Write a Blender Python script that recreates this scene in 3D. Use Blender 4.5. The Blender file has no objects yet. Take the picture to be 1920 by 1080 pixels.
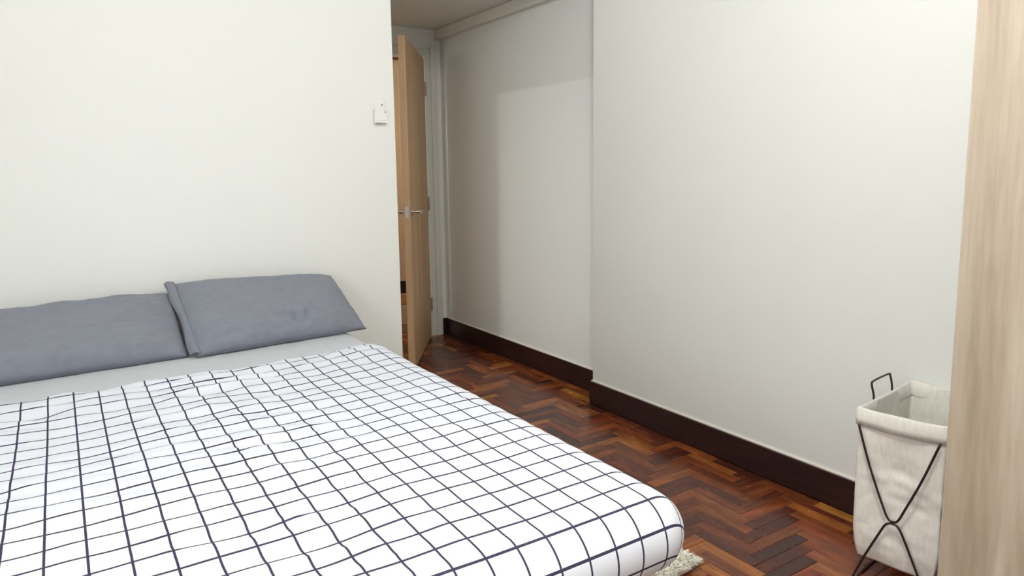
import bpy, bmesh, math, random
from mathutils import Vector, Matrix, noise
random.seed(7)
sc = bpy.context.scene
COL = sc.collection

# ------------------------------------------------------------------ camera
FPX, YAW, PITCH, ROLL, CX, CY, H = 1302.48, .5773, .1302, .0136, 960.0, 488.9, 1.25
cam = bpy.data.cameras.new('camera'); camo = bpy.data.objects.new('camera', cam); COL.objects.link(camo)
cam.sensor_width = 36.0; cam.lens = FPX / 1920 * 36.0
cam.shift_y = -(540 - CY) / 1920.0
cam.clip_start = .02
fw = Vector((math.sin(YAW)*math.cos(PITCH), math.cos(YAW)*math.cos(PITCH), -math.sin(PITCH)))
rt = Vector((math.cos(YAW), -math.sin(YAW), 0)); dn = fw.cross(rt)
ax = rt*math.cos(ROLL) + dn*math.sin(ROLL); ay = -rt*math.sin(ROLL) + dn*math.cos(ROLL)
m = Matrix((( ax.x, -ay.x, -fw.x), (ax.y, -ay.y, -fw.y), (ax.z, -ay.z, -fw.z))).to_4x4()
m.translation = Vector((0, 0, H)); camo.matrix_world = m
sc.camera = camo
def px_of(p):
    d = Vector(p) - Vector((0, 0, H)); c = d.dot(fw)
    return (CX + FPX*d.dot(ax)/c, CY + FPX*d.dot(ay)/c, c)

# ------------------------------------------------------------------ world, exposure, lights
sc.view_settings.view_transform = 'Standard'; sc.view_settings.look = 'None'
sc.view_settings.gamma = 1; sc.view_settings.use_curve_mapping = False
sc.view_settings.exposure = 0.36
w = bpy.data.worlds.new('world'); sc.world = w; w.use_nodes = True
w.node_tree.nodes['Background'].inputs[0].default_value = (.82, .9, 1, 1)
w.node_tree.nodes['Background'].inputs[1].default_value = .8
XLW = -1.6
def area(name, loc, rot, size, power, col, shape='DISK', sy=None):
    l = bpy.data.lights.new(name, 'AREA'); l.shape = shape; l.size = size
    if sy: l.size_y = sy
    l.energy = power; l.color = col
    o = bpy.data.objects.new(name, l); COL.objects.link(o); o.location = loc; o.rotation_euler = rot
    return o
LAMP = (.66, .50, 2.60)
pl = bpy.data.lights.new('added_ceiling_light', 'POINT'); pl.energy = 62; pl.shadow_soft_size = .17; pl.color = (1, 1, .985)  # unseen lamp, added to recreate the light and shadow on the walls
plo = bpy.data.objects.new('added_ceiling_light', pl); COL.objects.link(plo); plo.location = LAMP
area('side_window_fill', (XLW+.03, -.05, 1.55), (0, math.radians(-90), 0), 1.3, 22, (.95, .98, 1), 'RECTANGLE', 1.5)  # added side fill standing in for daylight, aimed at the right wall
area('added_bathroom_light', (0.0, 3.40, 2.235), (0, 0, 0), .13, 17, (1, 1, .98))  # unseen lamp, added to throw the light patch on the recessed wall
area('added_hall_light', (1.22, 5.05, 2.20), (0, 0, 0), .25, 15, (1, .96, .9))  # unseen lamp, added to brighten the cabinet beyond the door

# ------------------------------------------------------------------ helpers
def lin(c):
    return tuple((x/255/12.92 if x/255 <= .04045 else ((x/255+.055)/1.055)**2.4) for x in c) + (1,)
def mat(name, rgb=None, rough=.5, metal=0, spec=None):
    mt = bpy.data.materials.new(name); mt.use_nodes = True
    b = mt.node_tree.nodes['Principled BSDF']
    if rgb: b.inputs['Base Color'].default_value = lin(rgb)
    b.inputs['Roughness'].default_value = rough; b.inputs['Metallic'].default_value = metal
    if spec is not None: b.inputs['Specular IOR Level'].default_value = spec
    return mt, mt.node_tree.nodes, mt.node_tree.links, b
def N(ns, t, **k):
    n = ns.new(t)
    for a, v in k.items(): setattr(n, a, v)
    return n
def ramp(ns, stops, interp='LINEAR'):
    r = N(ns, 'ShaderNodeValToRGB'); r.color_ramp.interpolation = interp
    e = r.color_ramp.elements
    while len(e) < len(stops): e.new(.5)
    for i, (p, c) in enumerate(stops): e[i].position = p; e[i].color = lin(c)
    return r
def add_bump(ns, ls, b, src, strength, dist=.01):
    bp = N(ns, 'ShaderNodeBump'); bp.inputs['Strength'].default_value = strength; bp.inputs['Distance'].default_value = dist
    ls.new(src, bp.inputs['Height']); ls.new(bp.outputs[0], b.inputs['Normal'])
def noise_node(ns, ls, scale, detail=4, vec=None, mapscale=None, coord='Object'):
    tc = N(ns, 'ShaderNodeTexCoord'); mp = N(ns, 'ShaderNodeMapping')
    if mapscale: mp.inputs['Scale'].default_value = mapscale
    ls.new(vec if vec else tc.outputs[coord], mp.inputs['Vector'])
    n = N(ns, 'ShaderNodeTexNoise'); n.inputs['Scale'].default_value = scale; n.inputs['Detail'].default_value = detail
    ls.new(mp.outputs[0], n.inputs['Vector'])
    return n

def obj(name, bm, m, parent=None, smooth=False):
    me = bpy.data.meshes.new(name)
    bm.normal_update(); bm.to_mesh(me); bm.free()
    if m: me.materials.append(m)
    if smooth:
        for p in me.polygons: p.use_smooth = True
    o = bpy.data.objects.new(name, me); COL.objects.link(o)
    if parent: o.parent = parent
    return o
def bevel(o, wd, seg=2):
    b = o.modifiers.new('bevel', 'BEVEL'); b.width = wd; b.segments = seg; b.limit_method = 'ANGLE'
    return o
def box(bm, x0, x1, y0, y1, z0, z1, M=None):
    vs = [bm.verts.new(v) for v in ((x0,y0,z0),(x1,y0,z0),(x1,y1,z0),(x0,y1,z0),(x0,y0,z1),(x1,y0,z1),(x1,y1,z1),(x0,y1,z1))]
    if M:
        for v in vs: v.co = M @ v.co
    for f in ((0,3,2,1),(4,5,6,7),(0,1,5,4),(1,2,6,5),(2,3,7,6),(3,0,4,7)): bm.faces.new([vs[i] for i in f])
def boxes(*bs, M=None):
    bm = bmesh.new()
    for b in bs: box(bm, *b, M=M)
    return bm
def empty(name, loc, rz=0):
    o = bpy.data.objects.new(name, None); COL.objects.link(o); o.location = loc; o.rotation_euler = (0, 0, rz); return o
def tag(o, label, cat, group=None):
    o['label'] = label; o['category'] = cat
    if group: o['group'] = group
    return o
def struct(o, label=None):
    o['kind'] = 'structure'
    if label: o['label'] = label
    return o
def smooth_path(pts, n=6):
    P = [Vector(p) for p in pts]; out = []
    for i in range(len(P)-1):
        a = P[max(i-1, 0)]; b = P[i]; c = P[i+1]; d = P[min(i+2, len(P)-1)]
        for k in range(n):
            t = k/n
            out.append(.5*((2*b)+(c-a)*t+(2*a-5*b+4*c-d)*t*t+(3*b-a-3*c+d)*t**3))
    out.append(P[-1]); return out
def tube(bm, pts, r, seg=8, cap=True):
    P = [Vector(p) for p in pts]; rings = []; up = Vector((0, 0, 1))
    t0 = (P[1]-P[0]).normalized(); n = t0.cross(up)
    if n.length < .1: n = t0.cross(Vector((1, 0, 0)))
    n.normalize()
    for i, p in enumerate(P):
        t = ((P[min(i+1, len(P)-1)]-P[i]).normalized() + (P[i]-P[max(i-1, 0)]).normalized())
        t = t.normalized() if t.length > 1e-6 else t0
        n = (n - t*n.dot(t)).normalized(); b = t.cross(n)
        rr = r if not callable(r) else r(i/(len(P)-1))
        rings.append([bm.verts.new(p + (n*math.cos(2*math.pi*k/seg)+b*math.sin(2*math.pi*k/seg))*rr) for k in range(seg)])
    for a, b in zip(rings, rings[1:]):
        for k in range(seg): bm.faces.new((a[k], a[(k+1) % seg], b[(k+1) % seg], b[k]))
    if cap: bm.faces.new(rings[0][::-1]); bm.faces.new(rings[-1])
def cyl(bm, a, b, r, seg=20): tube(bm, [a, b], r, seg)

# ------------------------------------------------------------------ materials
M = {}
def wall_mat(name, rgb):
    mt, ns, ls, b = mat(name, rgb, .62)
    n = noise_node(ns, ls, 260, 3); n2 = noise_node(ns, ls, 1.6, 3)
    r = ramp(ns, [(.3, tuple(c-2 for c in rgb)), (.7, rgb)]); ls.new(n2.outputs[0], r.inputs[0]); ls.new(r.outputs[0], b.inputs['Base Color'])
    add_bump(ns, ls, b, n.outputs[0], .06, .002)
    return mt
M['wall'] = wall_mat('white_wall_paint', (235, 237, 234))
M['ceil'] = wall_mat('ceiling_paint', (226, 224, 214))
M['frame'] = mat('white_gloss_frame_paint', (214, 217, 209), .35)[0]
M['caulk'] = mat('cream_caulk', (246, 238, 226), .6)[0]
mt, ns, ls, b = mat('dark_baseboard_wood', (45, 25, 24), .34)
n = noise_node(ns, ls, 12, 5, mapscale=(8, .5, 8)); r = ramp(ns, [(.3, (34, 18, 18)), (.7, (54, 31, 29))])
ls.new(n.outputs[0], r.inputs[0]); ls.new(r.outputs[0], b.inputs['Base Color']); M['base'] = mt
def parquet(name, per_object):
    mt, ns, ls, b = mat(name, (110, 60, 40), .3)
    if per_object:
        src = N(ns, 'ShaderNodeObjectInfo').outputs['Random']
    else:
        a = N(ns, 'ShaderNodeAttribute', attribute_name='tone'); src = a.outputs['Fac']
    geo = N(ns, 'ShaderNodeNewGeometry')
    cr = ramp(ns, [(0, (76, 38, 27)), (.16, (126, 62, 32)), (.32, (92, 44, 28)), (.48, (158, 86, 40)), (.62, (124, 64, 38)), (.78, (182, 112, 52)), (.9, (146, 60, 28)), (1, (206, 146, 66))])
    ls.new(src, cr.inputs[0])
    # grain along the plank: object space for single planks (length = x), tone-shifted
    add = N(ns, 'ShaderNodeVectorMath', operation='ADD'); sc_ = N(ns, 'ShaderNodeVectorMath', operation='SCALE')
    cmb = N(ns, 'ShaderNodeCombineXYZ')
    for i in range(3): ls.new(src, cmb.inputs[i])
    ls.new(cmb.outputs[0], sc_.inputs[0]); sc_.inputs['Scale'].default_value = 37
    uv = N(ns, 'ShaderNodeUVMap', uv_map='grain')
    ls.new(uv.outputs[0], add.inputs[0]); ls.new(sc_.outputs[0], add.inputs[1])
    n = noise_node(ns, ls, 1, 6, vec=add.outputs[0], mapscale=(6, 70, 1))
    n2 = noise_node(ns, ls, 1, 3, vec=add.outputs[0], mapscale=(7, 16, 1))
    hs = N(ns, 'ShaderNodeMix', data_type='RGBA', blend_type='MULTIPLY'); hs.inputs[0].default_value = .75
    g = ramp(ns, [(.3, (175, 160, 150)), (.7, (255, 255, 255))]); ls.new(n.outputs[0], g.inputs[0])
    ls.new(cr.outputs[0], hs.inputs[6]); ls.new(g.outputs[0], hs.inputs[7])
    hs2 = N(ns, 'ShaderNodeMix', data_type='RGBA', blend_type='MULTIPLY'); hs2.inputs[0].default_value = .7
    g2 = ramp(ns, [(.35, (185, 170, 160)), (.65, (255, 255, 250))]); ls.new(n2.outputs[0], g2.inputs[0])
    ls.new(hs.outputs[2], hs2.inputs[6]); ls.new(g2.outputs[0], hs2.inputs[7])
    ls.new(hs2.outputs[2], b.inputs['Base Color'])
    rr = N(ns, 'ShaderNodeMapRange'); rr.inputs[3].default_value = .14; rr.inputs[4].default_value = .34
    ls.new(n2.outputs[0], rr.inputs[0]); ls.new(rr.outputs[0], b.inputs['Roughness'])
    add_bump(ns, ls, b, n.outputs[0], .12, .002)
    return mt
M['plank'] = parquet('parquet_wood_single', True); M['plank_all'] = parquet('parquet_wood_field', False)
M['gap'] = mat('parquet_joint', (40, 18, 12), .7)[0]
def wood(name, lo, hi, sc_long, across, dark=None, rough=.5, axis='Z', dist=1.2):
    mt, ns, ls, b = mat(name, hi, rough)
    s = {'Z': (across, across, sc_long)}[axis]
    n = noise_node(ns, ls, 1, 7, mapscale=s); n.inputs['Distortion'].default_value = dist
    r = ramp(ns, [(.32, lo), (.5, tuple((a+c)//2 for a, c in zip(lo, hi))), (.66, hi)]); ls.new(n.outputs[0], r.inputs[0])
    n3 = noise_node(ns, ls, 1, 5, mapscale=tuple(x*9 for x in s))
    mx = N(ns, 'ShaderNodeMix', data_type='RGBA', blend_type='MULTIPLY'); mx.inputs[0].default_value = .35
    g = ramp(ns, [(.35, (214, 206, 198)), (.6, (255, 255, 255))]); ls.new(n3.outputs[0], g.inputs[0])
    ls.new(r.outputs[0], mx.inputs[6]); ls.new(g.outputs[0], mx.inputs[7]); ls.new(mx.outputs[2], b.inputs['Base Color'])
    add_bump(ns, ls, b, n3.outputs[0], .1, .002)
    return mt
M['oak'] = wood('greige_oak_veneer', (164, 149, 130), (200, 188, 170), .7, 8)
M['door'] = wood('door_oak_veneer', (196, 160, 120), (216, 182, 142), .5, 18, dist=.4)
M['hall_oak'] = wood('hall_cabinet_oak', (205, 172, 132), (222, 192, 156), .5, 14, dist=.4)
M['chrome'] = mat('satin_chrome', (215, 212, 210), .22, 1)[0]
M['hinge'] = mat('bronzed_hinge_metal', (176, 152, 134), .5, .5)[0]
M['black'] = mat('black_wire_enamel', (38, 26, 28), .4)[0]
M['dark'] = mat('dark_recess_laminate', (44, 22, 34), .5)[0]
M['plastic'] = mat('white_plastic', (238, 238, 236), .4)[0]
M['rubber'] = mat('grey_button_rubber', (120, 120, 120), .6)[0]
M['cream'] = mat('cream_upholstery', (226, 222, 208), .8)[0]
def cloth(name, rgb, bump=.15, scale=900, big=None):
    mt, ns, ls, b = mat(name, rgb, .85, spec=.2)
    n = noise_node(ns, ls, scale, 3)
    b.inputs['Sheen Weight'].default_value = .15
    n2 = noise_node(ns, ls, 30, 5, mapscale=(1, 4, 1))
    r = ramp(ns, [(.3, tuple(int(c*.95) for c in rgb)), (.7, rgb)]); ls.new(n2.outputs[0], r.inputs[0]); ls.new(r.outputs[0], b.inputs['Base Color'])
    add_bump(ns, ls, b, n.outputs[0], bump, .002)
    return mt
M['pillow'] = cloth('grey_linen_pillowcase', (134, 138, 150))
M['sheet'] = cloth('pale_grey_sheet', (210, 213, 221))
M['bag'] = cloth('natural_cotton_canvas', (236, 233, 224), .3, 500)
M['fur'] = mat('white_faux_fur', (244, 242, 230), .9)[0]
mt, ns, ls, b = mat('white_duvet_with_navy_grid', (250, 250, 252), .85, spec=.15)
uv = N(ns, 'ShaderNodeUVMap', uv_map='grid'); sep = N(ns, 'ShaderNodeSeparateXYZ')
wn = N(ns, 'ShaderNodeTexNoise'); wn.inputs['Scale'].default_value = .35
ls.new(uv.outputs[0], wn.inputs['Vector']); ls.new(uv.outputs[0], sep.inputs[0])
outs = []
for i, wd in ((0, .034), (1, .044)):
    fr = N(ns, 'ShaderNodeMath', operation='FRACT'); ls.new(sep.outputs[i], fr.inputs[0])
    sb = N(ns, 'ShaderNodeMath', operation='SUBTRACT'); ls.new(fr.outputs[0], sb.inputs[0]); sb.inputs[1].default_value = .5
    ab = N(ns, 'ShaderNodeMath', operation='ABSOLUTE'); ls.new(sb.outputs[0], ab.inputs[0])
    gt = N(ns, 'ShaderNodeMath', operation='GREATER_THAN'); ls.new(ab.outputs[0], gt.inputs[0]); gt.inputs[1].default_value = .5-wd
    outs.append(gt)
mx = N(ns, 'ShaderNodeMath', operation='MAXIMUM'); ls.new(outs[0].outputs[0], mx.inputs[0]); ls.new(outs[1].outputs[0], mx.inputs[1])
mc = N(ns, 'ShaderNodeMix', data_type='RGBA'); mc.inputs[6].default_value = lin((228, 233, 243)); mc.inputs[7].default_value = lin((62, 58, 82))
ls.new(mx.outputs[0], mc.inputs[0]); ls.new(mc.outputs[2], b.inputs['Base Color'])
M['duvet'] = mt
def emis(name, rgb, s):
    mt, ns, ls, b = mat(name, rgb, .5); b.inputs['Emission Color'].default_value = lin(rgb); b.inputs['Emission Strength'].default_value = s; return mt
M['glow'] = emis('lamp_diffuser', (255, 250, 240), 3)

# ------------------------------------------------------------------ room shell
YB = 2.97; XC = 1.31           # wall behind the bed and its free corner
XN = 2.32; XF = 2.452          # right wall: near part, recessed far part
YS = 2.785; YD = 4.70; XL = -1.6; YW = -1.3; ZC = 2.8; ZP = 2.27
def S(name, *bs, m='wall', label=None): return struct(obj(name, boxes(*bs), M[m]), label)
S('wall_back', (XL-.1, XC, YB, YB+.1, 0, ZC), label='white painted wall behind the head of the bed')
S('wall_right', (XN, XF+.1, YW-.1, YS, 0, ZC), label='white painted wall beside the laundry hamper')
S('wall_passage_right', (XF, XF+.1, YS, YD+.1, 0, ZC), label='recessed white wall leading to the door')
S('wall_left', (XL-.1, XL, YW-.1, -.85, 0, ZC), (XL-.1, XL, .75, YB, 0, ZC), (XL-.1, XL, -.85, .75, 0, .9), (XL-.1, XL, -.85, .75, 2.2, ZC))
S('wall_front', (XL, XN, YW-.1, YW, 0, ZC))
S('wall_passage_left', (XC-.1, XC, 3.67, YD, 0, ZC), (XC-.1, XC, YB+.1, 3.67, 1.99, ZC))  # doorway added to shape the light patch in the passage
DX0, DX1 = 1.43, 2.310
S('wall_door', (XC-.1, DX0-.05, YD, YD+.1, 0, ZC), (DX1+.02, XF, YD, YD+.1, 0, ZC), (DX0-.05, DX1+.02, YD, YD+.1, 2.10, ZC), label='white wall around the oak door')
S('ceiling', (XL-.1, XF+.1, YW-.1, YB, ZC, ZC+.1), m='ceil')
S('ceiling_passage', (XC, XF, YB, YD, ZP, ZC), m='ceil', label='lowered ceiling over the door passage')
struct(bevel(obj('trim_1', boxes((XF-.045, XF, YS, YD, 2.20, ZP-.001)), M['ceil']), .004), 'shallow ledge along the top of the recessed wall')
# unseen window added in the left wall as a source of side light
wf = struct(obj('added_window_1', boxes((XL-.08, XL-.02, -.85, -.80, .9, 2.2), (XL-.08, XL-.02, .70, .75, .9, 2.2), (XL-.08, XL-.02, -.80, .70, .9, .95), (XL-.08, XL-.02, -.80, .70, 2.15, 2.2)), M['frame']))
for y in (-.3, .2): obj('mullion', boxes((XL-.07, XL-.03, y-.02, y+.02, .95, 2.15)), M['frame'], wf)
# unseen bathroom behind the bed wall (added to throw light through its doorway into the passage)
S('wall_bathroom', (-.7, -.6, YB+.1, YD, 0, ZC), (-.6, XC-.1, YD, YD+.1, 0, ZC))
S('ceiling_bathroom', (-.7, XC, YB+.1, YD+.1, 2.4, 2.5), m='ceil')
# hall beyond the door
S('wall_hall', (.9, 1.0, YD+.1, 7.0, 0, 2.5), (3.9, 4.0, YD+.1, 7.0, 0, 2.5), (.9, 4.0, 7.0, 7.1, 0, 2.5), (XF, 4.0, YD, YD+.1, 0, 2.5))
S('ceiling_hall', (.9, 4.0, YD+.1, 7.1, 2.4, 2.5), m='ceil')

# ------------------------------------------------------------------ baseboards
BH = .124
def baseboard(name, x0, x1, y0, y1, caulk, label=None):
    o = struct(bevel(obj(name, boxes((x0, x1, y0, y1, 0, BH)), M['base']), .003), label)
    c = obj('caulk_line', boxes(caulk), M['caulk'], o)
    return o
baseboard('baseboard_right', XN-.014, XN, .80, YS+.014, (XN-.006, XN, .80, YS+.006, BH, BH+.006), 'dark brown baseboard along the near white wall')
struct(obj('baseboard_step', boxes((XN, XF-.014, YS, YS+.014, 0, BH)), M['base']))
baseboard('baseboard_passage_right', XF-.014, XF, YS+.014, YD-.012, (XF-.006, XF, YS+.014, YD, BH, BH+.006), 'dark brown baseboard along the recessed wall to the door')
baseboard('baseboard_door', 2.405, XF, YD-.014, YD, (2.405, XF, YD-.006, YD, BH, BH+.006), 'short dark baseboard between door frame and corner')
baseboard('baseboard_back', XL, XC, YB-.014, YB, (XL, XC, YB-.006, YB, BH, BH+.006))
baseboard('baseboard_left', XL, XL+.014, YW, YB-.014, (XL, XL+.006, YW, YB-.014, BH, BH+.006))

# ------------------------------------------------------------------ parquet floor (herringbone of single blocks + border row)
fl = struct(obj('floor', boxes((XL-.1, XF+.1, YW-.1, YD+.1, -.05, -.012), (.9, 4.0, YD+.1, 7.1, -.05, -.012)), M['gap']), 'glossy reddish brown herringbone parquet floor')
PW, PL, G = .048, .24, .0007
def xlim(y): return (XN-.014-.050) if y < YS else (XF-.014-.050)
rects = []
nn = 5
for a in range(-80, 190):
    for bb in range(-30, 30):
        ox = (a*1 + bb*nn)*PW + .014; oy = (a*1 - bb*nn)*PW + .009
        for (x0, x1, y0, y1, al) in ((ox, ox+PL, oy, oy+PW, 0), (ox+PL, ox+PL+PW, oy+PW-PL, oy+PW, 1)):
            if x1 < XL-.02 or x0 > 4.0 or y1 < YW-.02 or y0 > 7.0: continue
            if y0 < YD:
                if y0 < YS < y1 and x1 > xlim(y0):          # blocks cut around the wall's step
                    if xlim(y0)-x0 > .006: rects.append((x0, xlim(y0), y0, YS, al))
                    if min(x1, xlim(y1))-x0 > .006: rects.append((x0, min(x1, xlim(y1)), YS+.014, y1, al)) if y1 > YS+.02 else None
                    continue
                x1 = min(x1, xlim(y0))
                if x1-x0 < .006: continue
            elif x1 < .95: continue
            rects.append((x0, x1, y0, y1, al))
y = -1.2
while y < YD:                                   # border row beside the baseboards
    y2 = min(y+PL, YD) if not (y < YS < y+PL) else YS
    L = xlim(y+.01); rects.append((L, L+.050, y, y2, 1)); y = y2
SIL = [(700, 620), (755, 655), (840, 700), (1000, 790), (1100, 840), (1200, 895), (1250, 925), (1285, 960), (1290, 1000)]
def visible(r):
    x, yy, c = px_of(((r[0]+r[1])/2, (r[2]+r[3])/2, 0))
    if c < .2 or not (740 < x < 1800) or yy > 1115: return False
    if x > 1285: return True
    for (xa, ya), (xb, yb) in zip(SIL, SIL[1:]):
        if xa <= x <= xb: return yy < ya+(yb-ya)*(x-xa)/(xb-xa)+6
    return False
def plank_bm(bm, lx, ly, z0, z1, al, ox=0, oy=0, uvl=None, c=.0012):
    lx -= G; ly -= G
    v = []
    for zz, k in ((z0, 0), (z1-c, 0), (z1, c)):
        for sx, sy in ((-1, -1), (1, -1), (1, 1), (-1, 1)):
            v.append(bm.verts.new((ox+sx*(lx/2-k), oy+sy*(ly/2-k), zz)))
    fs = [bm.faces.new(v[8:12])]
    for i in range(4):
        j = (i+1) % 4
        fs.append(bm.faces.new((v[i], v[j], v[4+j], v[4+i]))); fs.append(bm.faces.new((v[4+i], v[4+j], v[8+j], v[8+i])))
    for f in fs:
        for l in f.loops:
            p = l.vert.co; q = (p.x, p.y) if not al else (p.y, p.x)
            l[uvl].uv = q
    return fs
vis = sorted((r for r in rects if visible(r)), key=lambda r: px_of(((r[0]+r[1])/2, (r[2]+r[3])/2, 0))[2])
single = set(vis[:300]); cache = {}
def plank_mesh(lx, ly, al):
    k = (round(lx, 3), round(ly, 3), al)
    if k not in cache:
        bm = bmesh.new(); ul = bm.loops.layers.uv.new('grain'); plank_bm(bm, lx, ly, -.012, 0, al, uvl=ul)
        me = bpy.data.meshes.new('plank'); bm.normal_update(); bm.to_mesh(me); bm.free(); me.materials.append(M['plank']); cache[k] = me
    return cache[k]
for r in sorted(single):
    o = bpy.data.objects.new('plank', plank_mesh(r[1]-r[0], r[3]-r[2], r[4])); COL.objects.link(o); o.parent = fl
    o.location = ((r[0]+r[1])/2, (r[2]+r[3])/2, random.choice((0, -.0003, -.0006)))
bm = bmesh.new(); ul = bm.loops.layers.uv.new('grain'); tl = bm.faces.layers.float.new('tone')
for r in rects:
    if r in single: continue
    t = random.random()
    for f in plank_bm(bm, r[1]-r[0], r[3]-r[2], -.012, 0, r[4], (r[0]+r[1])/2, (r[2]+r[3])/2, ul): f[tl] = t
po = obj('plank_field', bm, M['plank_all'], fl); po['kind'] = 'stuff'

# ------------------------------------------------------------------ door frame, door, hall cabinet
tr = struct(bevel(obj('trim_2', boxes((DX1, DX1+.085, YD-.018, YD+.1, 0, 2.13)), M['frame']), .003), 'white painted door frame beside the baseboard corner')
bevel(obj('jamb', boxes((DX0-.085, DX0, YD-.018, YD+.1, 0, 2.13)), M['frame'], tr), .003)
bevel(obj('door_header', boxes((DX0, DX1, YD-.018, YD+.1, 2.072, 2.13)), M['frame'], tr), .003)
bevel(obj('door_stop', boxes((DX1-.014, DX1, YD+.035, YD+.075, 0, 2.065)), M['frame'], tr), .002)
bevel(obj('jamb_moulding', boxes((DX1+.05, DX1+.095, YD-.030, YD-.017, 0.0, 2.15)), M['frame'], tr), .004)
HX, HY = 2.303, 4.668           # hinge line
dx, dy = 1.810-HX, 3.915-HY
ang = math.atan2(dy, dx); LW = math.hypot(dx, dy)
door = struct(empty('door_1', (HX, HY, 0), ang), 'light oak flush door standing open beside the passage')
# local: x runs from the hinge to the free edge; +y side faces the camera-right / recessed wall
T = .042
bevel(obj('door_leaf', boxes((0.0, LW, -T, 0, .010, 2.052)), M['door'], door), .0015)
bm = boxes((LW-.001, LW+.0015, -T/2-.011, -T/2+.011, 0.965, 1.035)); 
bevel(obj('lock_plate', bm, M['chrome'], door), .0006)
for sgn, y0 in ((1, 0), (-1, -T)):
    bm = bmesh.new(); X = LW-.055; Z = 1.0
    cyl(bm, (X, y0, Z), (X, y0+sgn*.010, Z), .026, 24)
    rose = obj('handle_rose', bm, M['chrome'], door, False)
    bevel(rose, .002)
    bm = bmesh.new()
    tube(bm, smooth_path([(X, y0+sgn*.008, Z), (X, y0+sgn*.038, Z), (X-.012, y0+sgn*.052, Z), (X-.045, y0+sgn*.054, Z), (X-.125, y0+sgn*.054, Z)], 6), .0095, 12)
    obj('lever_handle', bm, M['chrome'], door, True)
for z in (1.84, 1.01, .25):
    bm = bmesh.new(); cyl(bm, (-.004, .006, z-.05), (-.004, .006, z+.05), .008, 12)
    box(bm, .004, .03, -.0005, .002, z-.05, z+.05)
    box(bm, -.009, -.005, -.0, .012, z-.05, z+.05)
    obj('hinge', bm, M['hinge'], door)

hc = tag(empty('hall_cabinet', (2.11, 4.968, 0), math.radians(-25)), 'pale oak cabinet glimpsed through the doorway behind the open door', 'cabinet')
bevel(obj('cabinet_door', boxes((0, .30, 0, .02, .405, 2.075)), M['hall_oak'], hc), .002)
bevel(obj('cabinet_top', boxes((-.01, .31, -.01, .30, 2.077, 2.15)), mat('red_brown_top', (120, 62, 48), .4)[0], hc), .002)
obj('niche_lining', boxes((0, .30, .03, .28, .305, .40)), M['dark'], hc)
bevel(obj('drawer_front', boxes((0, .30, 0, .02, .222, .302)), wood('orange_oak', (190, 132, 78), (212, 158, 100), .5, 14), hc), .002)
bevel(obj('drawer_front', boxes((0, .30, -.006, .02, .062, .216)), M['hall_oak'], hc), .002)
bevel(obj('plinth', boxes((0, .30, .004, .28, 0, .058)), M['hall_oak'], hc), .002)
obj('carcass', boxes((0, .30, .021, .28, .402, 2.075), (0, .30, .021, .28, .06, .303)), M['hall_oak'], hc)

# ------------------------------------------------------------------ bed base and mattress
BX0, BX1, BY0 = -.47, 1.005, .90; ZM = .592
bed = tag(empty('bed_base', (.27, 1.9, 0)), 'cream upholstered bed base under the grid patterned duvet', 'bed')
def loc(b, o): return (b[0]-o[0], b[1]-o[0], b[2]-o[1], b[3]-o[1], b[4], b[5])
bevel(obj('base_frame', boxes(loc((BX0+.05, BX1-.032, BY0+.055, YB-.03, .12, .460), (.27, 1.9))), M['cream'], bed), .02, 4)
for x in (BX0+.12, BX1-.12):
    for y in (BY0+.14, YB-.14):
        bm = bmesh.new(); tube(bm, [(x-.27, y-1.9, 0), (x-.27, y-1.9, .125)], lambda t: .02+.008*t, 16)
        obj('leg', bm, M['dark'], bed)
def rbox(ix0, ix1, iy0, iy1, r, ztop, thmax, ex0, ex1, ey0, ey1, step, disp=None, uvname=None, uvfun=None, warp=None):
    """rounded slab skin: inner flat rectangle plus a roll-over of radius r; arc-length grid"""
    bm = bmesh.new(); ul = bm.loops.layers.uv.new(uvname or 'uv')
    nx = int((ex1-ex0)/step); ny = int((ey1-ey0)/step); V = {}; UV = {}
    for i in range(nx+1):
        for j in range(ny+1):
            a = ex0+(ex1-ex0)*i/nx; c = ey0+(ey1-ey0)*j/ny
            px = min(max(a, ix0), ix1); py = min(max(c, iy0), iy1)
            ex, ey = a-px, c-py; e = math.hypot(ex, ey)
            lim = r*thmax
            if e > 1e-9:
                d = Vector((ex/e, ey/e, 0)); e2 = min(e, lim); th = e2/r
                P = Vector((px, py, ztop-r)) + d*(r*math.sin(th)) + Vector((0, 0, r*math.cos(th)))
                nrm = d*math.sin(th)+Vector((0, 0, math.cos(th)))
                if e > lim:                       # remaining cloth follows the tangent under the mattress
                    P += (d*math.cos(th)+Vector((0, 0, -math.sin(th))))*min(e-lim, .0)
            else:
                P = Vector((px, py, ztop)); nrm = Vector((0, 0, 1))
            if warp: P = warp(P, a, c)
            if disp: P = P + nrm*disp(a, c, e)
            V[i, j] = bm.verts.new(P); UV[V[i, j]] = uvfun(a, c) if uvfun else (a, c)
    for i in range(nx):
        for j in range(ny):
            try: f = bm.faces.new((V[i, j], V[i+1, j], V[i+1, j+1], V[i, j+1]))
            except ValueError: continue
            for l in f.loops: l[ul].uv = UV[l.vert]
    bmesh.ops.remove_doubles(bm, verts=bm.verts, dist=1e-5)
    return bm
r = .065; q_ = r*.5708
mb = rbox(BX0+r+.01, BX1-r-.005, BY0+r+.03, YB-.035-r, r, ZM, 1.5708, BX0+.01-q_, BX1-.005+q_, BY0+.03-q_, YB-.035+q_, .02,
          disp=lambda a, c, e: .0025*noise.noise(Vector((a*9, c*14, 3.1))) if e < .1 else 0)
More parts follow.
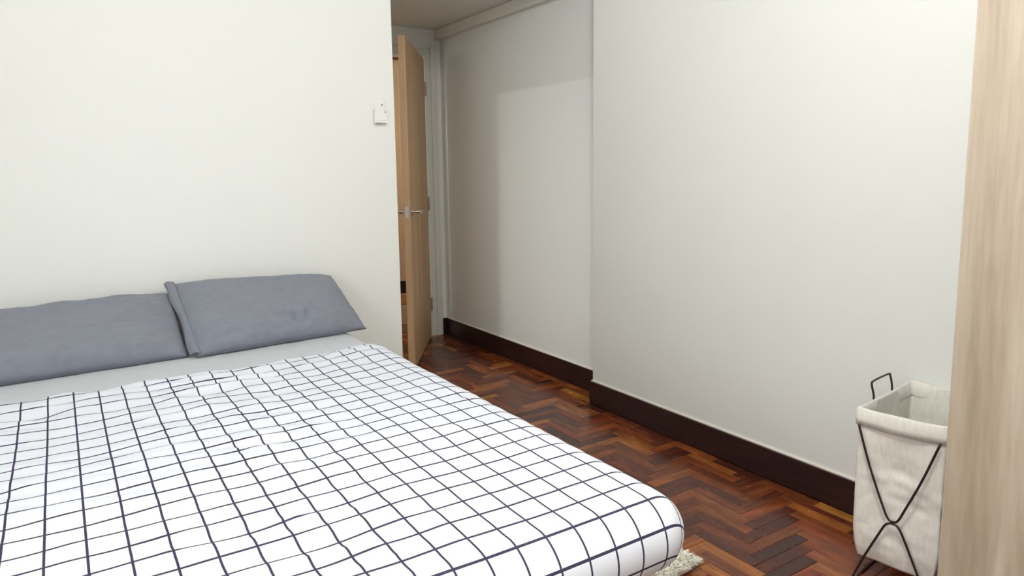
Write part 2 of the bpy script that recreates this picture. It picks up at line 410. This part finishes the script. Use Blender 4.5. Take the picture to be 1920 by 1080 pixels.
# close the skin down to the underside
bnd = [e for e in mb.edges if e.is_boundary]
ex = bmesh.ops.extrude_edge_only(mb, edges=bnd); nv = [g for g in ex['geom'] if isinstance(g, bmesh.types.BMVert)]
for v in nv: v.co.z = .462
bmesh.ops.holes_fill(mb, edges=[e for e in mb.edges if e.is_boundary], sides=0)
mo = obj('mattress', mb, M['sheet'], None, True)
tag(mo, 'mattress in a pale grey fitted sheet, bare strip between pillows and duvet', 'mattress')

# ------------------------------------------------------------------ duvet
R = .080; ZD = .612; TH = 2.45
IX0, IX1, IY0 = BX0+R-.015, BX1+.004-R, BY0+R-.022
HEAD = 2.375; GS = .0615; GV = .0626
def head_y(x): return HEAD + .09*max(0, min(1, (x-.35)/.55))**1.6 - .5*max(0, x-.92)**1.1 + .006*math.sin(x*9)
EY0 = IY0-R*TH
def wr(P, a, c):
    t = max(0, (c-IY0)/(HEAD-IY0)); P = P.copy(); P.y += (head_y(a)-HEAD)*t**2.2
    return P
def ddisp(a, c, e):
    t = max(0, min(1, (c-.95)/1.35))
    k = .25+.75*t
    q = Vector((a*3.4+.6*math.sin(c*4), c*15+a*3.2, 1.7))
    d = .0150*k*(1-abs(noise.noise(q))*2.0)*max(0, min(1, .35+.9*noise.noise(Vector((a*2.1, c*2.3, 5)))+.3))
    d += .007*noise.noise(Vector((a*5, c*5, 9.2)))*k + .004*noise.noise(Vector((a*13, c*19, 2.2)))*k
    d += .010*noise.noise(Vector((a*1.6, c*1.5, 4.2)))
    if e > 0.0: d *= max(.3, 1-e*9)
    d *= .55+.45*min(1, max(0, (IX1+.02-a)/.2))
    ed = HEAD-c
    if ed < .035: d -= .020*(1-max(0, ed)/.035)**2
    return d
db = rbox(IX0, IX1, IY0, 9, R, ZD, TH, IX0-R*TH, IX1+R*TH, EY0, HEAD, .0095, disp=ddisp, uvname='grid',
          uvfun=lambda a, c: ((a+.006)/GS, (HEAD-.002-c)/GV), warp=wr)
du = obj('duvet', db, M['duvet'], None, True)
so = du.modifiers.new('thickness', 'SOLIDIFY'); so.thickness = .006; so.offset = -1
tag(du, 'white duvet with a thin navy grid pattern spread over the bed', 'duvet')

# ------------------------------------------------------------------ pillows
def pillow(name, BL, BR, TR, TL, bulge, label, seed, back=.012, ears=.02, wr_amp=.004, dent=None, lb=0):
    BL, BR, TR, TL = map(Vector, (BL, BR, TR, TL)); cen = (BL+BR+TR+TL)/4
    nrm = (BR-BL).cross(TL-BL).normalized()
    if nrm.y > 0: nrm = -nrm
    nu, nv_ = 72, 48; bm = bmesh.new(); grids = []
    for side in (1, -1):
        g = {}
        for i in range(nu+1):
            for j in range(nv_+1):
                u = -1+2*i/nu; v = -1+2*j/nv_
                if side == -1 and (i in (0, nu) or j in (0, nv_)): g[i, j] = grids[0][i, j]; continue
                uu, vv = u, v
                # edges draw in between the pointed corners
                uu *= 1-.018*(1-v*v)*abs(u)**3; vv *= 1-.05*(1-u*u)*abs(v)**3 if v > 0 else 1-.0*(1-u*u)
                if u < 0: uu += lb*(1-v*v)*u**2
                P = BL*(1-uu)*(1-vv)/4+BR*(1+uu)*(1-vv)/4+TR*(1+uu)*(1+vv)/4+TL*(1-uu)*(1+vv)/4
                prof = (max(0, 1-abs(u)**3.4)**.55)*(max(0, 1-abs(v)**2.8)**.5)
                amp = bulge if side == 1 else back
                w_ = wr_amp*noise.noise(Vector((u*3+seed, v*6, side)))*2 + wr_amp*.7*noise.noise(Vector((u*9+seed, v*9, side)))
                if side == 1 and dent:
                    for (du_, dv_, sl, ln, dep) in dent:
                        q = (u-du_)*math.cos(sl)+(v-dv_)*.4*math.sin(sl); s = -(u-du_)*math.sin(sl)+(v-dv_)*.4*math.cos(sl)
                        w_ -= dep*math.exp(-(q/.022)**2-(s/ln)**2)
                P = P + nrm*side*(amp*prof) + nrm*w_*min(1, prof*2)
                g[i, j] = bm.verts.new(P)
        grids.append(g)
        for i in range(nu):
            for j in range(nv_):
                q = (g[i, j], g[i+1, j], g[i+1, j+1], g[i, j+1])
                bm.faces.new(q if side == 1 else q[::-1])
    o = obj(name, bm, M['pillow'], None, True); tag(o, label, 'pillow', 'charcoal grey pillows against the wall')
    # piped seam around the case
    bm = bmesh.new(); g = None
    return o, nrm
p1, n1 = pillow('pillow', (-.42, 2.650, .596), (.352, 2.690, .596), (.345, 2.925, .795), (-.42, 2.92, .775), .085,
    'charcoal grey pillow at the left, half cut by the photo edge', 3)
p2, n2 = pillow('pillow', (.378, 2.655, .598), (1.037, 2.710, .600), (.965, 2.925, .808), (.345, 2.915, .834), .085,
    'charcoal grey pillow at the right, overlapping its neighbour beside the bare wall', 11,
    lb=-.03, dent=[(.12, -.62, .5, .06, .020), (.27, -.58, -.45, .065, .018), (.2, -.72, .1, .05, .013)])

def flange(pil, BL, TL, nrm, out, name='flange'):
    bm = bmesh.new(); n = 40; m_ = 8; g = []
    BL, TL, out = Vector(BL), Vector(TL), Vector(out)
    for i in range(n+1):
        v = i/n; P = BL.lerp(TL, v); w_ = 1+.35*noise.noise(Vector((v*5, 2, 1)))
        row = []
        for j in range(m_+1):
            t = j/m_
            row.append(bm.verts.new(P + out*t*w_*(1-.35*math.exp(-((v-.45)/.2)**2)) + nrm*(.010*math.sin(t*3)+.010*noise.noise(Vector((v*6, t*2, 4)))*t + .012*(1-t))))
        g.append(row)
    for a, b_ in zip(g, g[1:]):
        for j in range(m_): bm.faces.new((a[j], a[j+1], b_[j+1], b_[j]))
    o = obj(name, bm, M['pillow'], pil, True); so = o.modifiers.new('t', 'SOLIDIFY'); so.thickness = .003
    return o
flange(p2, (.386, 2.66, .602), (.348, 2.912, .830), n2, (-.032, .006, .004))

# ------------------------------------------------------------------ remote and holder on the wall
rh = tag(empty('remote_holder', (1.237, YB, 1.514)), 'white wall holder cup on the wall near its corner', 'holder')
bm = bmesh.new()
rh.scale = (1, .7, 1)
# cup front with a scooped upper edge
prof = []
n_ = 20
def holder_front():
    bm = bmesh.new(); W = .029; top = []; 
    pts = [(-W, -.048), (W, -.048)]
    up = []
    for i in range(n_+1):
        x = W-2*W*i/n_; up.append((x, .004+.010*math.cos((x+.012)/W*2.2)))
    outl = [(-W+.004, -.052), (W-.004, -.052), (W, -.046)]+up+[(-W, -.046)]
    f = [bm.verts.new((x, -.026, z)) for x, z in outl]; bk = [bm.verts.new((x, -.022, z)) for x, z in outl]
    bm.faces.new(f); bm.faces.new(bk[::-1])
    k = len(outl)
    for i in range(k): bm.faces.new((f[i], bk[i], bk[(i+1) % k], f[(i+1) % k]))
    return bm
obj('cup_front', holder_front(), M['plastic'], rh)
obj('cup_shell', boxes((-.029, -.026, -.024, 0, -.050, .008), (.026, .029, -.024, 0, -.050, .004), (-.028, .028, -.026, 0, -.053, -.049), (-.029, .029, -.003, 0, -.05, .045)), M['plastic'], rh)
bevel(obj('cup_rib', boxes((-.024, .024, -.0285, -.0255, -.037, -.034)), M['plastic'], rh), .001)
rc = tag(empty('remote_control', (1.237, YB, 1.514)), 'small white remote with a grey button, standing in the wall holder', 'remote')
rc.scale = (1, .7, 1)
bevel(obj('remote_body', boxes((-.023, .023, -.020, -.004, -.046, .050)), M['plastic'], rc), .004, 3)
bm = bmesh.new(); cyl(bm, (.008, -.020, .030), (.008, -.0222, .030), .0038, 16); obj('button', bm, M['rubber'], rc)

# ------------------------------------------------------------------ laundry hamper
A = Vector((1.918, 1.092, 0)); e1 = Vector((.9925, .122, 0)); e2 = Vector((.165, -.986, 0)).normalized(); e1 = Vector((-e2.y, e2.x, 0)) if False else Vector((.9925, .122, 0)).normalized()
LX, LY, HT = .385, .228, .548
hm = tag(empty('laundry_hamper', A), 'off-white canvas laundry hamper on black wire legs beside the wardrobe', 'hamper')
def hp(s, t, z): return e1*s*LX + e2*t*LY + Vector((0, 0, z))
def bag_point(q, z, off=0.0):
    """q in 0..4 around the rectangle A-B-D-C (front, right, back, left)"""
    k = int(q) % 4; f = q-int(q)
    c = [(0, 0), (0, 1), (1, 1), (1, 0)]
    s0, t0 = c[k]; s1, t1 = c[(k+1) % 4]
    s = s0+(s1-s0)*f; t = t0+(t1-t0)*f
    h = z/HT
    # soft sides: belly inwards near the top, rounded lower corners
    inn = .14*math.sin(math.pi*f)**1.3*math.exp(-((h-.62)/.26)**2)*(1 if k in (0, 2) else .8)
    out = .05*math.sin(math.pi*f)*math.exp(-((h-.25)/.3)**2)*.3
    nx, ny = [(-1, 0), (0, 1), (1, 0), (0, -1)][k]
    d = -inn*(.55)+out
    rnd = max(0, .34-h)/.19
    s = .5+(s-.5)*(1-.07*rnd*rnd); t = .5+(t-.5)*(1-.10*rnd*rnd)
    P = hp(s, t, z) + (e1*nx*.25+e2*ny*.25)*d
    wv = .008*noise.noise(Vector((q*3.1, z*16, 2))) + .004*noise.noise(Vector((q*9, z*34, 8))) + .005*noise.noise(Vector((q*2+z*14, z*30, 5)))
    if h < .9: P += (e1*nx+e2*ny)*wv*min(1, (.92-h)*4)*(.35+.65*math.sin(math.pi*f)**.5)*(.6 if h < .5 else 1)
    P += (e1*nx+e2*ny)*(off-.006*max(0, 1-h*1.6))
    return P
NQ = 96; NZ = 60; Z0 = .085
bm = bmesh.new(); rings = []
for j in range(NZ+1):
    z = Z0+(HT-.004-Z0)*j/NZ
    rings.append([bm.verts.new(bag_point(4*i/NQ, z)) for i in range(NQ)])
for a, b_ in zip(rings, rings[1:]):
    for i in range(NQ): bm.faces.new((a[i], a[(i+1) % NQ], b_[(i+1) % NQ], b_[i]))
bm.faces.new(rings[0][::-1])
bag = obj('fabric_bag', bm, M['bag'], hm, True)
sm = bag.modifiers.new('thickness', 'SOLIDIFY'); sm.thickness = .003; sm.offset = -1
# folded rim band around the top
bm = bmesh.new(); rings = []
prof = [(-.004, HT-.050), (.0045, HT-.052), (.0055, HT-.030), (.0050, HT-.004), (.001, HT+.002), (-.005, HT-.003), (-.006, HT-.045), (-.004, HT-.050)]
for off, z in prof:
    ring = []
    for i in range(NQ):
        q = 4*i/NQ; k = int(q); f = q-k
        wob = .0022*noise.noise(Vector((q*4, z*20, 1)))
        sag = -.006*math.sin(math.pi*f)
        s0, t0 = [(0, 0), (0, 1), (1, 1), (1, 0)][k]; s1, t1 = [(0, 0), (0, 1), (1, 1), (1, 0)][(k+1) % 4]
        s = s0+(s1-s0)*f; t = t0+(t1-t0)*f
        nx, ny = (s-.5)*2, (t-.5)*2
        ring.append(bm.verts.new(hp(s, t, z+sag+wob) + (e1*nx+e2*ny)*(off+wob)))
    rings.append(ring)
for a, b_ in zip(rings, rings[1:]):
    for i in range(NQ): bm.faces.new((a[i], a[(i+1) % NQ], b_[(i+1) % NQ], b_[i]))
bmesh.ops.remove_doubles(bm, verts=bm.verts, dist=1e-5)
obj('rim_band', bm, M['bag'], hm, True)
WR = .0033
ZX = .235
for s, nm in ((0, 'front'), (1, 'rear')):
    o = -.021 if s == 0 else .012
    def F(t, z, o=o, s=s): return hp(s, t, z)+e1*(o+(.010*(1-z/HT) if s == 0 else -.012*(1-z/HT)))
    bm = bmesh.new(); tube(bm, smooth_path([F(.045, HT-.045), F(.20, .385), F(.37, ZX+.045), F(.44, ZX+.010), F(.50, ZX+.003), F(.56, ZX+.012), F(.63, ZX+.05), F(.80, .385), F(.97, HT-.045)], 8), WR, 10)
    obj('wire_leg', bm, M['black'], hm, True)
    bm = bmesh.new(); tube(bm, smooth_path([F(.02, .004), F(.17, .095), F(.34, ZX-.050), F(.42, ZX-.012), F(.50, ZX-.003), F(.57, ZX-.010), F(.65, ZX-.045), F(.82, .10), F(1.0, .004)], 8), WR, 10)
    obj('wire_leg', bm, M['black'], hm, True)
for t in (.02, 1.0):
    bm = bmesh.new(); tube(bm, [hp(0, t, .004)+e1*.018, hp(1, t, .004)], WR, 10); obj('base_rod', bm, M['black'], hm, True)
for t, oo in ((0, -.004), (1, .004)):
    bm = bmesh.new(); s0, s1 = .31, .66
    up = e2*oo*2
    P = [hp(s0, t, HT-.03)+up, hp(s0, t, HT+.005)+up, hp(s0-.015, t, HT+.038)+up*1.6, hp(s0+.02, t, HT+.048)+up*1.7, hp(s1-.05, t, HT+.048)+up*1.7, hp(s1-.015, t, HT+.040)+up*1.6, hp(s1, t, HT+.005)+up, hp(s1, t, HT-.03)+up]
    tube(bm, smooth_path(P, 5), WR*.95, 10); obj('wire_handle', bm, M['black'], hm, True)

# ------------------------------------------------------------------ wardrobe
WX = 1.72; WY = .763
wd = tag(empty('wardrobe', (WX, WY, 0)), 'tall greige oak wardrobe against the wall at the right edge', 'wardrobe')
bevel(obj('side_panel', boxes((.02, .59, -.018, 0, .0, 2.25)), M['oak'], wd), .001)
obj('side_panel', boxes((.02, .59, -1.80, -1.782, 0, 2.25)), M['oak'], wd)
obj('top_panel', boxes((.02, .59, -1.782, -.018, 2.232, 2.25)), M['oak'], wd)
obj('rear_panel', boxes((.575, .59, -1.782, -.018, .06, 2.232)), M['oak'], wd)
obj('plinth', boxes((.04, .06, -1.782, -.018, 0, .06)), M['oak'], wd)
for i in range(4):
    y1 = -.001-.45*i; y0 = y1-.447
    d = bevel(obj('door', boxes((0, .019, y0, y1, .03, 2.248)), M['oak'], wd), .0012)
    hy = y0+.04 if i % 2 == 0 else y1-.04
    bm = bmesh.new(); tube(bm, [(-.028, hy, 1.0), (-.028, hy, 1.2)], .005, 10)
    for z in (1.02, 1.18): tube(bm, [(0, hy, z), (-.028, hy, z)], .004, 8)
    obj('handle', bm, M['chrome'], d)

# ------------------------------------------------------------------ fluffy rug beside the bed
rg = empty('fluffy_rug', (1.30, 1.72, 0), math.radians(3)); tag(rg, 'white faux fur rug on the parquet under the bed corner', 'rug')
bm = boxes((-.27, .255, -.335, .40, 0.001, .024)); bevel(obj('rug_backing', bm, M['fur'], rg), .004)
random.seed(3); bm = bmesh.new()
for i in range(14000):
    x = random.uniform(-.275, .262); y = random.uniform(-.345, .405)
    if random.random() < .25:
        if random.random() < .5: x = .257+random.uniform(-.01, .006)
        else: y = -.338+random.uniform(-.006, .01)
    a = random.uniform(0, 6.28); ln = random.uniform(.014, .030); lean = random.uniform(.3, .9)
    dxx, dyy = math.cos(a), math.sin(a)
    if x > .245: dxx = abs(dxx)+.3
    if y < -.325: dyy = -abs(dyy)-.3
    w_ = .0035; b0 = Vector((x, y, .020)); s = Vector((-math.sin(a), math.cos(a), 0))*w_
    m1 = b0+Vector((dxx*lean*ln*.4, dyy*lean*ln*.4, ln*.6)); tip = b0+Vector((dxx*lean*ln, dyy*lean*ln, ln*(1-.45*lean)))
    v = [bm.verts.new(p) for p in (b0-s, b0+s, m1+s*.7, m1-s*.7, tip)]
    bm.faces.new(v[:4]); bm.faces.new((v[3], v[2], v[4]))
fu = obj('pile', bm, M['fur'], rg); fu['kind'] = 'stuff'

# ------------------------------------------------------------------ added, unseen ceiling lamps of the room, bathroom and hall
def lamp(name, x, y, z, r_, label):
    l = tag(empty(name, (x, y, z)), label, 'lamp')
    bm = bmesh.new(); cyl(bm, (0, 0, .0), (0, 0, .03), r_, 40); obj('lamp_base', bm, M['frame'], l)
    bm = bmesh.new(); cyl(bm, (0, 0, -.012), (0, 0, 0), r_*.94, 40); obj('diffuser', bm, M['glow'], l)
lamp('added_ceiling_lamp', LAMP[0], LAMP[1], ZC-.03, .24, 'round white ceiling lamp added out of view over the bed')
lamp('added_bathroom_lamp', 0, 3.40, 2.37, .09, 'small round ceiling lamp added in the unseen bathroom')
lamp('added_hall_lamp', 1.22, 5.05, 2.37, .15, 'round ceiling lamp added out of view in the hall')
